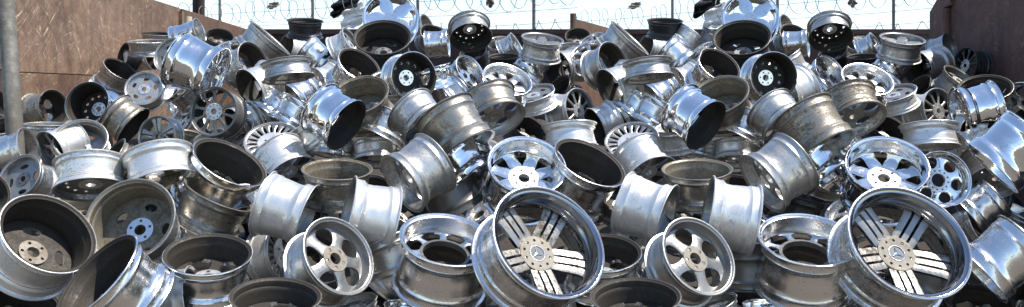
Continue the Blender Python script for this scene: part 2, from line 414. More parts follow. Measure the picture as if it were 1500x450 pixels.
# ------------------------------------------------------------------ the wheels, one row each: where the open face shows in the photograph, how it is turned, what it is
# face column, face row, apparent diameter, roundness of the face, direction the face looks (degrees), street side or Back shown, width / diameter, style, finish, depth change, label
ROWS = [
 # --- left end, beside the pole and under the rusty wall
 (229, 49, 43, .14, 88, 'B', .42, 'five', 'GR', 0, 'dull grey wheel lying flat, highest one against the rusty wall'),
 (217, 60, 58, .10, 92, 'B', .36, 'five', 'GD', 0, 'grey wheel lying flat just under the highest wheel by the wall'),
 (222, 83, 40, .42, 15, 'B', .80, 'seven', 'AL', 0, 'grey wheel on its side with black mouth to the right, by wall'),
 (180, 82, 40, .35, 165, 'B', .50, 'seven', 'BK', -0.5, 'dark wheel end against the rusty wall'),
 (177, 101, 52, .44, 58, 'B', .62, 'five', 'GR', 0, 'tilted grey wheel with narrow dark mouth under the rusty wall'),
 (141, 113, 40, .28, 140, 'F', .60, 'five', 'GD', .2, 'wheel edge leaning on the rusty wall left of tilted grey wheel'),
 (210, 129, 54, .88, 120, 'F', .50, 'disc5', 'GD', -.2, 'flat grey dish wheel facing the camera near the rusty wall'),
 (127, 151, 66, .84, 150, 'B', .72, 'disc12', 'CD', -.3, 'wheel with black bowl and pale round hub below the rusty wall'),
 (79, 158, 43, .72, 12, 'B', .72, 'five', 'BS', -.1, 'small sooty wheel with tan hub next to the grey pole'),
 (4, 152, 46, .50, 40, 'B', .55, 'five', 'GR', -.2, 'grey wheel edge left of the pole, the upper one'),
 (0, 184, 40, .40, 100, 'B', .50, 'seven', 'AL', -.2, 'pale wheel edge left of the pole, the lower one'),
 (68, 181, 60, .10, 90, 'B', .50, 'five', 'CW', -.2, 'blue reflecting wheel lying flat beside the foot of the pole'),
 (118, 204, 74, .80, 105, 'B', .45, 'disc4', 'GD', -.15, 'grey wheel with oval holes facing up behind the bright barrels'),
 (196, 186, 66, .30, -38, 'B', .55, 'five', 'BS', 0, 'grey wheel standing on edge with dark underside, by spoked silver wheel'),
 (229, 200, 62, .82, 172, 'F', .40, 'split5', 'SR', -.2, 'silver wheel with five slotted spokes facing left', dict(hub='greypaint')),
 (44, 218, 46, .42, 18, 'B', 1.0, 'five', 'CW', -.3, 'bright wheel on its side below the pole, black mouth right'),
 (73, 222, 60, .50, 205, 'F', .72, 'seven', 'AT', -.1, 'pale wheel with brown mouth facing left below the pole'),
 (27, 259, 72, .66, 150, 'F', .62, 'disc4', 'SR', -.2, 'silver wheel with oval hole at left edge of heap', dict(hub='greypaint')),
 (133, 279, 102, .34, -88, 'F', .44, 'disc12', 'AL', .05, 'pale barrel standing on its slotted face, left of its neighbour'),
 (239, 271, 104, .38, -78, 'B', .48, 'five', 'AT', .05, 'pale wide barrel standing mouth down beside the slotted one'),
 (-22, 280, 62, .80, 50, 'B', .50, 'five', 'BS', -.35, 'wheel with black mouth cut by the left edge'),
 (73, 341, 142, .70, 55, 'B', .50, 'disc4', 'AR', -.3, 'large black bowled wheel with pale tan hub, front left', dict(spin=.4)),
 (190, 321, 130, .87, 133, 'B', .48, 'disc5', 'GT', .0, 'wheel showing brown back with bluish pale hub', dict(hub='polish')),
 (141, 403, 150, .34, 142, 'B', .52, 'five', 'PO', -.2, 'bright barrel leaning on front left with long dark mouth'),
 (32, 448, 108, .60, 82, 'B', .50, 'five', 'BS', -.1, 'brown mouthed wheel at the bottom left corner'),
 (120, 299, 84, .40, 90, 'B', .50, 'five', 'BR', .25, 'brown mouth of a wheel between two big front left wheels'),
 (305, 371, 126, .48, 93, 'B', .50, 'five', 'PO', -.05, 'upright wheel with open top and white reflecting barrel, front left', dict(notwin=1)),
 (404, 433, 132, .42, 90, 'B', .45, 'five', 'BS', -.2, 'black open topped wheel at the bottom edge before ribbed wheel'),
 (284, 436, 46, .30, 10, 'F', .9, 'five', 'AL', -.55, 'small pale barrel at the bottom edge, front left', dict(notwin=1)),
 # --- front row, middle
 (421, 370, 88, .60, 12, 'F', .50, 'slot20', 'AL', -.12, 'silver wheel with many thin ribs behind the five spoke wheel'),
 (498, 374, 124, .72, 36, 'F', .44, 'five', 'SR', -.12, 'silver wheel with five broad spokes and tan hub, front row', dict(spin=.65)),
 (656, 349, 142, .52, 80, 'F', .60, 'win8', 'WD', -.15, 'upright deep dished wheel with eight windows and big black bore', dict(spin=.2)),
 (806, 352, 185, .75, 45, 'F', .42, 'triple5', 'CR', -.25, 'biggest polished wheel with five triple ribbed spokes', dict(spin=.53, dmax=.585, big=1)),
 (338, 237, 114, .46, 62, 'B', .66, 'five', 'PO', -.05, 'polished barrel with long black mouth facing up right'),
 (322, 284, 108, .25, 66, 'B', .50, 'five', 'BR', .12, 'brown stained barrel below the long black mouthed barrel'),
 (452, 318, 98, .22, -18, 'F', .72, 'five', 'AL', .0, 'pale wide barrel lying across the middle of the front'),
 (428, 260, 84, .58, -58, 'F', .62, 'seven', 'AL', .05, 'stepped pale barrel facing down with dark spokes in shade'),
 (398, 204, 80, .64, 100, 'F', .40, 'slot20', 'AL', -.05, 'silver wheel face with ring of small slots in the middle'),
 (494, 247, 103, .30, 90, 'B', .50, 'five', 'BR', -.05, 'brown mouthed wheel standing open top up in the middle'),
 (507, 312, 112, .12, 168, 'F', .62, 'five', 'AL', -.1, 'bright white barrel standing on edge beside the windowed wheel'),
 (538, 282, 88, .60, 100, 'B', .50, 'five', 'GR', .2, 'dark ring of a wheel behind the bright white barrel'),
 (588, 270, 100, .36, 214, 'F', .64, 'five', 'GD', .0, 'grey barrel facing down left with spokes in its mouth'),
 (596, 302, 76, .55, 60, 'B', .50, 'five', 'GR', .2, 'dark mouthed wheel behind the windowed wheel'),
 (684, 219, 98, .26, -58, 'F', .70, 'seven', 'BS', -.15, 'brownish barrel tipped over with polished mouth facing down'),
 (690, 262, 88, .12, -52, 'F', .62, 'five', 'CH', .0, 'chrome barrel reflecting blue sky beneath the brownish barrel'),
 (772, 241, 117, .72, 78, 'F', .62, 'tri8', 'CD', -.12, 'chrome deep dish wheel with dark triangular windows', dict(spin=.35)),
 (716, 304, 76, .50, 120, 'F', .50, 'five', 'CW', .12, 'worn ring edge behind the biggest polished wheel'),
 (746, 432, 66, .55, -50, 'F', .50, 'seven', 'CW', .05, 'dark worn wheel under the biggest polished wheel'),
 (560, 432, 70, .40, 60, 'B', .50, 'five', 'GR', .15, 'dark wheel in the gap left of the windowed wheel'),
 (512, 446, 84, .30, 110, 'F', .50, 'disc12', 'AL', -.05, 'pale barrel at the bottom edge under five spoke wheel'),
 (610, 452, 96, .25, 80, 'F', .40, 'five', 'CD', -.1, 'dark chrome wheel lip at the bottom under windowed wheel'),
 # --- middle band
 (312, 163, 74, .88, 160, 'F', .50, 'split10', 'DK', -.25, 'charcoal wheel with ten thin spokes facing the camera', dict(notwin=1)),
 (317, 110, 86, .34, -24, 'F', .74, 'split10', 'CH', -.35, 'big chrome barrel reflecting sky, left of centre', dict(notwin=1)),
 (247, 80, 54, .70, 150, 'F', .50, 'disc5', 'GD', -0.7, 'dull grey dish wheel behind the big chrome barrel'),
 (293, 46, 31, .35, 18, 'B', 1.0, 'five', 'CH', 0, 'small chrome barrel on its side at the back left', dict(notwin=1)),
 (322, 52, 38, .55, 80, 'B', .50, 'five', 'DK', 0, 'dark ring of wheel at the back beside small chrome barrel'),
 (337, 76, 60, .55, 108, 'F', .40, 'seven', 'CW', -0.5, 'worn chrome wheel with thin spokes tipped back by tilted barrel'),
 (262, 118, 74, .25, 140, 'F', .50, 'five', 'CW', .2, 'chrome ring hidden by the big chrome barrel'),
 (255, 148, 40, .50, 200, 'F', .50, 'five', 'CW', .1, 'small chrome wheel below the big chrome barrel'),
 (396, 55, 74, .09, 48, 'B', .46, 'five', 'GD', -.2, 'plain grey barrel standing tilted on edge before the fence'),
 (372, 91, 64, .60, 25, 'B', .60, 'five', 'GR', .1, 'grey wheel with round black mouth below the tilted barrel'),
 (366, 133, 68, .46, 206, 'B', .55, 'seven', 'AL', -.2, 'stepped silver barrel facing down left under black mouthed wheel'),
 (417, 71, 44, .50, 160, 'B', .80, 'five', 'AT', .05, 'small wheel with dark mouth right of the tilted barrel'),
 (447, 30, 53, .16, 88, 'B', .48, 'five', 'BK', 0, 'black steel wheel lying flat at the top of heap'),
 (423, 116, 76, .20, -82, 'B', .34, 'five', 'GD', -.05, 'grey barrel lip lying mouth down above the silver barrels'),
 (476, 96, 52, .10, -40, 'F', .75, 'five', 'PP', -.1, 'small polished barrel reflecting blue near the top'),
 (498, 80, 56, .40, 130, 'F', .40, 'seven', 'CW', .1, 'bluish chrome ring tipped left near the top'),
 (527, 95, 68, .58, 56, 'B', .70, 'five', 'PO', -.1, 'polished wheel with oval black mouth below the black wheel'),
 (560, 54, 85, .60, 94, 'B', .50, 'disc4', 'BK', -.2, 'big black wheel with open mouth near the top'),
 (572, 24, 81, .90, 90, 'F', .40, 'star5', 'CH', .45, 'chrome star spoked wheel topping the heap against the sky', dict(spin=1.5708)),
 (607, 112, 73, .90, 10, 'B', .55, 'disc12', 'PO', -.2, 'black bowled wheel with pale six hole hub', dict(hub='polish')),
 (526, 138, 88, .60, 108, 'B', .52, 'disc4', 'BR', -.2, 'olive brown wheel with wide open mouth in upper middle'),
 (427, 150, 64, .40, 214, 'B', .60, 'five', 'PP', -.1, 'bright stepped barrel facing down left in the middle'),
 (377, 176, 60, .36, 212, 'B', .62, 'five', 'AL', -.15, 'pale barrel behind the slotted silver wheel'),
 (420, 186, 62, .12, 240, 'F', .66, 'five', 'PP', -.15, 'bluish polished barrel standing on edge above slotted silver wheel'),
 (508, 184, 84, .46, -34, 'B', .62, 'seven', 'CD', -.1, 'large chrome barrel with dark mouth facing down right'),
 (556, 205, 76, .16, -118, 'F', .55, 'five', 'CW', .05, 'bluish worn barrel next to the large chrome barrel'),
 (490, 230, 70, .12, -100, 'F', .36, 'five', 'CW', .0, 'low chrome barrel behind the open brown mouthed wheel'),
 (550, 238, 68, .30, -90, 'F', .42, 'five', 'AL', .0, 'pale domed lip behind the grey down facing barrel'),
 (626, 187, 82, .48, -45, 'F', .52, 'seven', 'GR', .0, 'grey wheel facing down with black spokes, behind brownish barrel'),
 (728, 178, 90, .52, -66, 'F', .50, 'five', 'BS', .1, 'stepped wheel facing down with brown spokes above chrome dish'),
 (690, 105, 58, .56, 35, 'F', .85, 'five', 'PP', -.35, 'silver wheel with open spoked mouth facing right near the top'),
 (744, 115, 75, .56, 70, 'F', .45, 'tri8', 'PP', -.15, 'bright chrome dish wheel tipped up above brown spoked wheel'),
 (690, 56, 63, .68, -82, 'B', .42, 'disc12', 'GR', .0, 'grey ring wheel with small lit holes near the sky'),
 (657, 63, 40, .10, 5, 'F', .80, 'five', 'PP', .0, 'small polished barrel lying beside the grey ring wheel'),
 (638, 52, 48, .60, 60, 'B', .50, 'five', 'DK', .4, 'dark wheel edge under the sky beside the chrome star wheel'),
 (627, 38, 30, .40, 25, 'B', .60, 'five', 'CW', .3, 'tiny blue lip right of the chrome star wheel'),
 (692, 76, 34, .60, 120, 'B', .60, 'five', 'BK', -.1, 'small black mouth below the grey ring wheel'),
 (734, 63, 36, .50, 90, 'B', .50, 'disc5', 'GD', .0, 'small dull grey wheel before the dark back wall'),
 (758, 66, 32, .20, 30, 'F', .60, 'five', 'CW', .0, 'small bluish barrel before the dark back wall'),
 (738, 82, 46, .20, 92, 'B', .40, 'five', 'BK', -0.3, 'flat dark ring below the small grey wheels'),
 (795, 56, 63, .26, 82, 'F', .50, 'star5', 'SR', -.2, 'upright grey barrel with white holed face on top', dict(hub='silver')),
 (772, 108, 40, .12, -125, 'F', .80, 'five', 'PP', -.25, 'bluish barrel below the upright white faced wheel'),
 (816, 102, 56, .68, 196, 'B', .80, 'split10', 'GR', -.2, 'grey wheel with round black mouth facing left below white faced wheel'),
 (814, 132, 56, .45, 140, 'B', .50, 'disc12', 'BK', -0.3, 'black ringed wheel below the round black mouth'),
 (780, 136, 68, .34, 105, 'F', .35, 'disc5', 'AL', -.15, 'pale flat wheel face with round holes tipped up', dict(spin=.3)),
 (851, 162, 68, .62, 15, 'F', .62, 'split10', 'AL', -.05, 'pale barrel with dark spoked mouth facing right'),
 (836, 217, 82, .16, -86, 'B', .42, 'five', 'AD', -.05, 'bluish tan barrel lip beside the chrome deep dish wheel'),
 (776, 186, 60, .50, 60, 'B', .50, 'five', 'BK', .2, 'black ring in the gap above the chrome deep dish wheel'),
 (345, 196, 60, .50, 130, 'B', .50, 'five', 'PP', -0.15, 'pale ring of wheel behind the slotted silver wheel', dict(notwin=1)),
 (300, 206, 60, .40, 120, 'F', .50, 'five', 'AL', -0.15, 'pale barrel ring behind long black mouthed barrel', dict(notwin=1)),
 (275, 200, 50, .35, 80, 'B', .50, 'five', 'AT', -0.15, 'half hidden ring right of the slotted spoke wheel', dict(notwin=1)),
 (345, 186, 58, .38, 205, 'B', .55, 'five', 'AL', -.1, 'pale stepped barrel right of the charcoal ten spoke wheel'),
 (391, 172, 50, .20, 230, 'F', .60, 'five', 'PP', -.2, 'small bright barrel above the slotted silver wheel'),
 (470, 128, 62, .35, 205, 'F', .50, 'five', 'AD', .0, 'grey stepped barrel left of the olive brown wheel'),
 (262, 178, 56, .40, 150, 'F', .55, 'five', 'CW', .0, 'worn chrome barrel below the big chrome barrel'),
 (655, 150, 60, .25, 215, 'F', .50, 'five', 'CW', .1, 'worn barrel above the brownish tipped barrel'),
 (760, 152, 60, .40, 200, 'B', .50, 'five', 'GR', .1, 'grey ring left of the pale barrel with dark spoked mouth'),
 (846, 52, 38, .60, 90, 'B', .5, 'five', 'DK', .5, 'dark ring before the short sloping brown panel', dict(notwin=1)),
 (832, 68, 36, .30, 95, 'B', .5, 'five', 'GD', .2, 'small dull barrel below the short sloping brown panel', dict(notwin=1)),
 (866, 60, 40, .45, 120, 'F', .45, 'seven', 'CW', .1, 'worn spoked wheel right of small dull barrel under brown panel', dict(notwin=1)),
 (1416, 318, 70, .15, 215, 'F', .7, 'five', 'PP', .1, 'polished barrel peeping over right shoulder of right biggest wheel', dict(notwin=1)),
 (1478, 214, 66, .2, 200, 'F', .7, 'five', 'CW', .1, 'worn barrel above huge chrome barrel at right edge', dict(notwin=1)),
 # --- right end, before the dark wall (no left counterpart)
 (882, 369, 116, .48, 90, 'B', .50, 'five', 'PO', .15, 'dark open topped wheel tucked behind right edge of centre biggest wheel', dict(notwin=1)),
 (1381, 262, 84, .90, 20, 'F', .45, 'trap6', 'CH', .0, 'polished wheel with six windows and ring of hub holes', dict(notwin=1)),
 (1443, 128, 74, .52, 92, 'B', .45, 'five', 'BS', .0, 'black mouthed wheel with brown lip under the dark wall', dict(notwin=1)),
 (1404, 166, 78, .34, 192, 'F', .66, 'seven', 'CH', -.15, 'chrome barrel mouth left at the right end of heap', dict(notwin=1)),
 (1452, 246, 100, .12, 222, 'F', .72, 'five', 'CH', -.1, 'huge chrome barrel with golden reflections at right edge', dict(notwin=1)),
 (1472, 160, 30, .80, 80, 'F', .50, 'disc12', 'GR', .1, 'small grey holed hub behind the chrome barrels', dict(notwin=1)),
 (1498, 168, 62, .55, 160, 'B', .50, 'five', 'BK', -.1, 'black ring at the right edge above huge chrome barrel', dict(notwin=1)),
 (1436, 404, 100, .15, 218, 'F', .80, 'five', 'PP', -.1, 'silver blue barrel lying at right edge beside biggest wheel', dict(notwin=1)),
 (1441, 330, 62, .42, 22, 'B', .80, 'five', 'CW', .1, 'blue barrel with brown mouth behind right biggest wheel', dict(notwin=1)),
 (1468, 325, 50, .55, 50, 'B', .50, 'five', 'AT', .2, 'tan mouthed ring right of the blue brown mouthed barrel', dict(notwin=1)),
 (1434, 440, 94, .50, 80, 'B', .45, 'five', 'BS', -.15, 'black open wheel at bottom right beside biggest wheel', dict(notwin=1)),
 (1498, 441, 56, .70, 150, 'B', .50, 'five', 'PO', -.2, 'bright lipped black mouthed wheel in bottom right corner', dict(notwin=1)),
 (1434, 286, 66, .40, 160, 'F', .50, 'five', 'BK', .15, 'black ring right of the six windowed wheel', dict(notwin=1)),
 (1468, 292, 60, .50, 60, 'B', .50, 'five', 'BK', .15, 'black mouth under the huge chrome barrel', dict(notwin=1)),
 (1492, 308, 60, .20, 60, 'F', .50, 'five', 'CW', .1, 'pale barrel at right edge under huge chrome barrel', dict(notwin=1)),
 (1412, 96, 54, .60, 170, 'F', .50, 'split10', 'BK', .2, 'black wheel with pale spoke tips under the dark wall', dict(notwin=1)),
 (1362, 72, 32, .30, 90, 'F', .50, 'five', 'GD', .3, 'small grey wheel at back right before the corner', dict(notwin=1)),
 (1392, 69, 34, .40, 20, 'B', .60, 'five', 'GD', .3, 'small grey barrel at foot of the dark wall', dict(notwin=1)),
]
TWIN = 527
for row in ROWS:
    a, kw = list(row[:11]), dict(row[11]) if len(row) > 11 else {}
    nt = kw.pop('notwin', 0); kw.pop('big', 0)
    lab = a[10]
    if nt or not (322 <= a[0] <= 860):
        place(*a, **kw); continue
    a[10] = lab + ', left twin'; place(*a, **kw)
    if a[0] + TWIN > 849:
        a[0] += TWIN; a[10] = lab + ', right twin'; place(*a, **kw)

NCAT = len(WHEELS)


# ------------------------------------------------------------------ ground and the earth core under the heap
def ground_mat(name, a, b, sc):
    t = NT(name); P = t.coords(rnd=False)
    n1 = t.noise(P, sc, 8, .7); n2 = t.noise(P, sc * 12, 4, .6)
    t.l.new(t.mix(t.math('ADD', t.math('MULTIPLY', n1, .6), t.math('MULTIPLY', n2, .4)), c4(a), c4(b)), t.b.inputs['Base Color'])
    t.b.inputs['Roughness'].default_value = .9
    bn = t.node('ShaderNodeBump'); bn.inputs['Strength'].default_value = .4; bn.inputs['Distance'].default_value = .05
    t.l.new(n2, bn.inputs['Height']); t.l.new(bn.outputs[0], t.b.inputs['Normal'])
    return t.m
M['ground'] = ground_mat('yard_dirt', (.055, .046, .038), (.12, .105, .088), .35)
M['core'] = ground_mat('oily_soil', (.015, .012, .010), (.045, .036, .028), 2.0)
g = mesh_obj('ground', new_mesh('ground', [(-600, -600, 0), (600, -600, 0), (600, 600, 0), (-600, 600, 0)], [(0, 1, 2, 3)], None, False), [M['ground']])
tag(g, kind='structure')
def heap_z(x, y):
    ds = [2.4, 3.3, 3.95, 4.2, 4.6, 5.1, 5.95, 6.9, 8.4, 9.3, 10.2, 12.0, 14.0, 15.2]
    zs = [-.1, .35, .75, .85, 1.05, 1.31, 1.62, 1.945, 2.41, 2.75, 2.85, 2.4, 1.0, .2]
    z = float(np.interp(y, ds, zs))
    return z * sm((4.5 - abs(x)) / .9 + .25)
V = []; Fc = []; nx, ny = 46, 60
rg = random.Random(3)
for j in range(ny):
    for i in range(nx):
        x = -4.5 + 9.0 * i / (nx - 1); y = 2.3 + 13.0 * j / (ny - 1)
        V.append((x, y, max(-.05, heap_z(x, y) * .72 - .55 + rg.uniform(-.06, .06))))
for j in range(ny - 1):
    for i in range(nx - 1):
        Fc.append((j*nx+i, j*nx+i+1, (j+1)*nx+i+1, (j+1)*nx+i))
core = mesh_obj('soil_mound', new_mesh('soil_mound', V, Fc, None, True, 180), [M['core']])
tag(core, kind='structure')

# ------------------------------------------------------------------ rusty steel bin walls
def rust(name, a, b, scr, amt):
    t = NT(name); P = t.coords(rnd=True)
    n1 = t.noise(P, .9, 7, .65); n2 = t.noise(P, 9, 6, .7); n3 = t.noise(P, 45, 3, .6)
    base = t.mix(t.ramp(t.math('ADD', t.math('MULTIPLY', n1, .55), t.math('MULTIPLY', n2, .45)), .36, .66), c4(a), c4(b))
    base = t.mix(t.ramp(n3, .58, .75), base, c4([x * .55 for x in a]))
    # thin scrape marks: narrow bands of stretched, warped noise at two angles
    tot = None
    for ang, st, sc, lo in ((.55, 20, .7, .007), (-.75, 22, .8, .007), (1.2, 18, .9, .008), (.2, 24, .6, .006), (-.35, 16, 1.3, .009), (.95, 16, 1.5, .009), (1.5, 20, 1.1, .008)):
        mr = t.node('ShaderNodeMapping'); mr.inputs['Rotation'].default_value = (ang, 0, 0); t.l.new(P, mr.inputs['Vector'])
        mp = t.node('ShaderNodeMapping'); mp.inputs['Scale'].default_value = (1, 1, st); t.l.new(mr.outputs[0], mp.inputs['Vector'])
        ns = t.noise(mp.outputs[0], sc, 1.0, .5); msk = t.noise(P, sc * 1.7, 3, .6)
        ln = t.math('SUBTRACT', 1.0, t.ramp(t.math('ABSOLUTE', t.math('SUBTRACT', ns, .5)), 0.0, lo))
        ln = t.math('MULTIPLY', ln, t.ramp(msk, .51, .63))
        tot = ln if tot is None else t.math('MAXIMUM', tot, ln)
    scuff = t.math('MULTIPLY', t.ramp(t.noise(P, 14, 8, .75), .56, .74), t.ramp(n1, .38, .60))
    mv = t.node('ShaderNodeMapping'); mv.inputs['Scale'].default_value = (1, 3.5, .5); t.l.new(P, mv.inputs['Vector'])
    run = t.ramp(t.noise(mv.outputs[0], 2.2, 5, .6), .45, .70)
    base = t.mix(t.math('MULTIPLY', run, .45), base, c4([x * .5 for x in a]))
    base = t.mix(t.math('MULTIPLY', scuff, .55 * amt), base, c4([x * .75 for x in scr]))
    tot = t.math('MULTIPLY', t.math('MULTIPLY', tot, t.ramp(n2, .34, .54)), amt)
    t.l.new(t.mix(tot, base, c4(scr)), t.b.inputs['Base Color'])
    t.b.inputs['Roughness'].default_value = .72
    bn = t.node('ShaderNodeBump'); bn.inputs['Strength'].default_value = .35; bn.inputs['Distance'].default_value = .02
    t.l.new(t.math('ADD', n2, t.math('MULTIPLY', tot, -.4)), bn.inputs['Height']); t.l.new(bn.outputs[0], t.b.inputs['Normal'])
    return t.m
M['rust'] = rust('rusty_steel', (.105, .058, .037), (.23, .145, .096), (.55, .44, .30), 1.0)
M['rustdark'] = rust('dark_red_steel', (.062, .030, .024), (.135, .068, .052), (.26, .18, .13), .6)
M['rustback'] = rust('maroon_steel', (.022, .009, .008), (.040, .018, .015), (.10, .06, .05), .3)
M['rustbrown'] = rust('brown_steel', (.075, .038, .022), (.135, .072, .042), (.30, .20, .12), .3)

def plate(name, parent, p0, p1, zb0, zt0, zb1, zt1, th, mat):
    """Steel plate standing between two ground points, its bottom and top heights given at each end."""
    p0 = Vector((p0[0], p0[1], 0)); p1 = Vector((p1[0], p1[1], 0)); a = (p1 - p0).normalized(); nn = Vector((-a.y, a.x, 0)) * th
    V = []
    for off in (Vector((0, 0, 0)), nn):
        V += [p0 + off + Vector((0, 0, zb0)), p1 + off + Vector((0, 0, zb1)), p1 + off + Vector((0, 0, zt1)), p0 + off + Vector((0, 0, zt0))]
    Fc = [(0, 1, 2, 3), (7, 6, 5, 4)] + [(i, i+4, (i+1) % 4+4, (i+1) % 4) for i in range(4)]
    bm = bmesh.new(); vs_ = [bm.verts.new(v) for v in V]
    for f in Fc: bm.faces.new([vs_[i] for i in f])
    bmesh.ops.recalc_face_normals(bm, faces=bm.faces)
    bmesh.ops.bevel(bm, geom=list(bm.edges), offset=.006, segments=1, affect='EDGES')
    me = bpy.data.meshes.new(name); bm.to_mesh(me); bm.free()
    return mesh_obj(name, me, [mat], parent)

XW = -4.6
def ydepth(px): return XW * F / (px - CX)
lw = empty('steel_wall', (XW, 10, 0)); lw.location = (0, 0, 0)
tag(lw, 'tall scratched rusty steel wall along the left of the heap', 'wall', 'steel bin walls')
ys = [ydepth(7), ydepth(264), ydepth(268), 15.5]
plate('upper_panel', lw, (XW, ys[0]), (XW, ys[1]), EYE + .372, 3.05, EYE + .465, 3.05, .05, M['rust'])
plate('lower_panel', lw, (XW - .006, ys[0]), (XW - .006, ys[1]), 0, EYE + .40, 0, EYE + .49, .05, M['rust'])
plate('far_panel', lw, (XW, ys[2]), (XW, ys[3]), 0, 3.05, 0, 3.05, .05, M['rustbrown'])
v, f = [], []
tube_data(v, f, [(XW + .07, ydepth(268), 2.35), (XW + .07, ydepth(268), 2.94)], .055, 14)
M['cream'] = metal('cream_paint', (.55, .45, .30), .6, (.22, .12, .06), .45, metallic=.0, rings=.2, var=.1)
mesh_obj('hinge_pipe', new_mesh('hinge_pipe', v, f), [M['cream']], lw)
v, f = [], []
box_data(v, f, XW + .004, XW + .05, ydepth(264) - .06, ydepth(264) + .02, 0, 3.0)
mesh_obj('hinge_plate', new_mesh('hinge_plate', v, f, None, False), [M['rust']], lw)

bw = empty('steel_wall', (0, 0, 0)); tag(bw, 'low dark red steel wall across the back of the heap', 'wall', 'steel bin walls')
for k, (xa, xb) in enumerate(((-4.6, -1.6), (-1.59, 1.4), (1.41, 4.4), (4.41, 7.34))):
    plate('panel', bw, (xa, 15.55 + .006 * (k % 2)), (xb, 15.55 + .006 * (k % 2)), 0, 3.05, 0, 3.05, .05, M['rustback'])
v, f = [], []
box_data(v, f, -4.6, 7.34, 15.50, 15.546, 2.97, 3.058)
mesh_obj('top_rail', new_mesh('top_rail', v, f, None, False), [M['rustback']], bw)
cw = empty('steel_wall', (0, 0, 0)); tag(cw, 'short sloping rusty brown panel behind the middle of heap', 'wall', 'steel bin walls')
v, f = [], []
tube_data(v, f, [(.94, 13.63, 0), (.94, 13.63, 3.12)], .05, 10)
mesh_obj('end_post', new_mesh('end_post', v, f), [M['rustbrown']], cw)
plate('panel', cw, (.955, 13.66), (1.67, 15.2), 0, 3.05, 0, 3.05, .05, M['rustbrown'])
rw = empty('steel_wall', (0, 0, 0)); tag(rw, 'tall dark rusty steel wall along the right of the heap', 'wall', 'steel bin walls')
XR = 4.6
def yr(px): return XR * F / (px - CX)
ztop = lambda px, py: EYE + (HY - py) / F * yr(px)
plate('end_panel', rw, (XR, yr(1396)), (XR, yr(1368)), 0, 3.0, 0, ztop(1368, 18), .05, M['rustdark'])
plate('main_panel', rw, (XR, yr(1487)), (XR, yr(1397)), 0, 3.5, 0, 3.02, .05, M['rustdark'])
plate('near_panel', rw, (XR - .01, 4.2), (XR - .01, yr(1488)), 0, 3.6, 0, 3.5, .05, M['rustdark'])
v, f = [], []
tube_data(v, f, [(XR - .07, yr(1397), 1.2), (XR - .07, yr(1397), ztop(1397, 12)), (XR - .05, yr(1404), ztop(1402, 2))], .045, 12)
mesh_obj('pipe', new_mesh('pipe', v, f), [M['rustdark']], rw)

# ------------------------------------------------------------------ grey pole
M['galv'] = metal('galvanised_steel', (.17, .165, .15), .65, (.075, .067, .055), .75, metallic=.2, rings=.1, var=.1, bump=.25)
pr = empty('steel_pole', (0, 0, 0)); tag(pr, 'leaning grey galvanised pole at the left edge of the heap', 'pole')
pa, pb = at(4, -60, 6.4), at(31, 330, 6.0)
dirp = (pa - pb).normalized()
v, f = [], []
base = pb + dirp * (-(pb.z) / dirp.z) if dirp.z else pb
tube_data(v, f, [base, pb, pb + (pa - pb) * .5, pa], .056, 24)
mesh_obj('shaft', new_mesh('shaft', v, f), [M['galv']], pr)
v, f = [], []
q = at(10.5, 34, 6.31); tube_data(v, f, [q - dirp * .018, q + dirp * .018], .0585, 24)
mesh_obj('band', new_mesh('band', v, f), [M['greypaint']], pr)

# ------------------------------------------------------------------ fences with razor wire
M['wire'] = metal('wire', (.20, .20, .20), .6, (.12, .09, .07), .4, metallic=.3, rings=0, var=.1)
M['post'] = metal('post_steel', (.16, .15, .15), .55, (.10, .06, .04), .5, metallic=.4, rings=0, var=.1)
M['timber'] = ground_mat('dark_timber', (.018, .012, .010), (.05, .03, .022), 4)
def fence(x0, d0, x1, d1, posts, label, big=None):
    root = empty('razor_wire_fence', (0, 0, 0)); tag(root, label, 'fence', 'razor wire fences behind the heap')
    A = Vector(((x0 - CX) / F * d0, d0, 0)); B = Vector(((x1 - CX) / F * d1, d1, 0)); ax = (B - A).normalized(); L = (B - A).length
    def onl(px):
        # point of the fence line seen in photograph column px
        k = (px - CX) / F; t = (k * A.y - A.x) / (ax.x - k * ax.y); return A + ax * t
    for px in posts:
        p = onl(px); v, f = [], []
        tube_data(v, f, [p, p + Vector((0, 0, 4.35))], .033, 8)
        mesh_obj('post', new_mesh('post', v, f), [M['post']], root)
    if big:
        for off in (-.075, .075):
            p = onl(big) + ax * off; v, f = [], []
            tube_data(v, f, [p, p + Vector((0, 0, 6.0))], .085, 12)
            mesh_obj('timber_post', new_mesh('timber_post', v, f), [M['timber']], root)
    for z in (2.9, 3.3, 3.55, 3.86):
        v, f = [], []; n = 14
        tube_data(v, f, [A + ax * (L * i / n) + Vector((0, 0, z - .02 * math.sin(math.pi * (i * 3 / n % 1)))) for i in range(n + 1)], .0055, 5)
        mesh_obj('wire', new_mesh('wire', v, f), [M['wire']], root)
    for zc, rr, pit, ph in ((3.85, .25, .33, 0.0), (3.22, .12, .42, 1.3)):
        v, f = [], []; pts = []; rw_ = random.Random(int(x0) + int(zc * 10)); n = int(L / pit * 22)
        for i in range(n + 1):
            t = i / 22; a = 2 * math.pi * t + ph; s = L * i / n
            jr = rr * (1 + .10 * math.sin(t * 1.7) + .07 * math.sin(t * 4.1))
            pts.append(A + ax * (s + .05 * math.sin(t * 2.3)) + Vector((-ax.y, ax.x, 0)) * (jr * math.cos(a)) + Vector((0, 0, zc + jr * math.sin(a) + .04 * math.sin(t * .9))))
        tube_data(v, f, pts, .0075, 5)
        mesh_obj('razor_coil', new_mesh('razor_coil', v, f), [M['wire']], root)
    return onl
on1 = fence(150, 22, 846, 16.5, (322, 458, 612, 782), 'razor wire fence behind the left half with dark double timber post', 291)
on2 = fence(852, 22, 1372, 16.5, (985, 1139, 1309), 'razor wire fence behind the right half with thin steel posts')

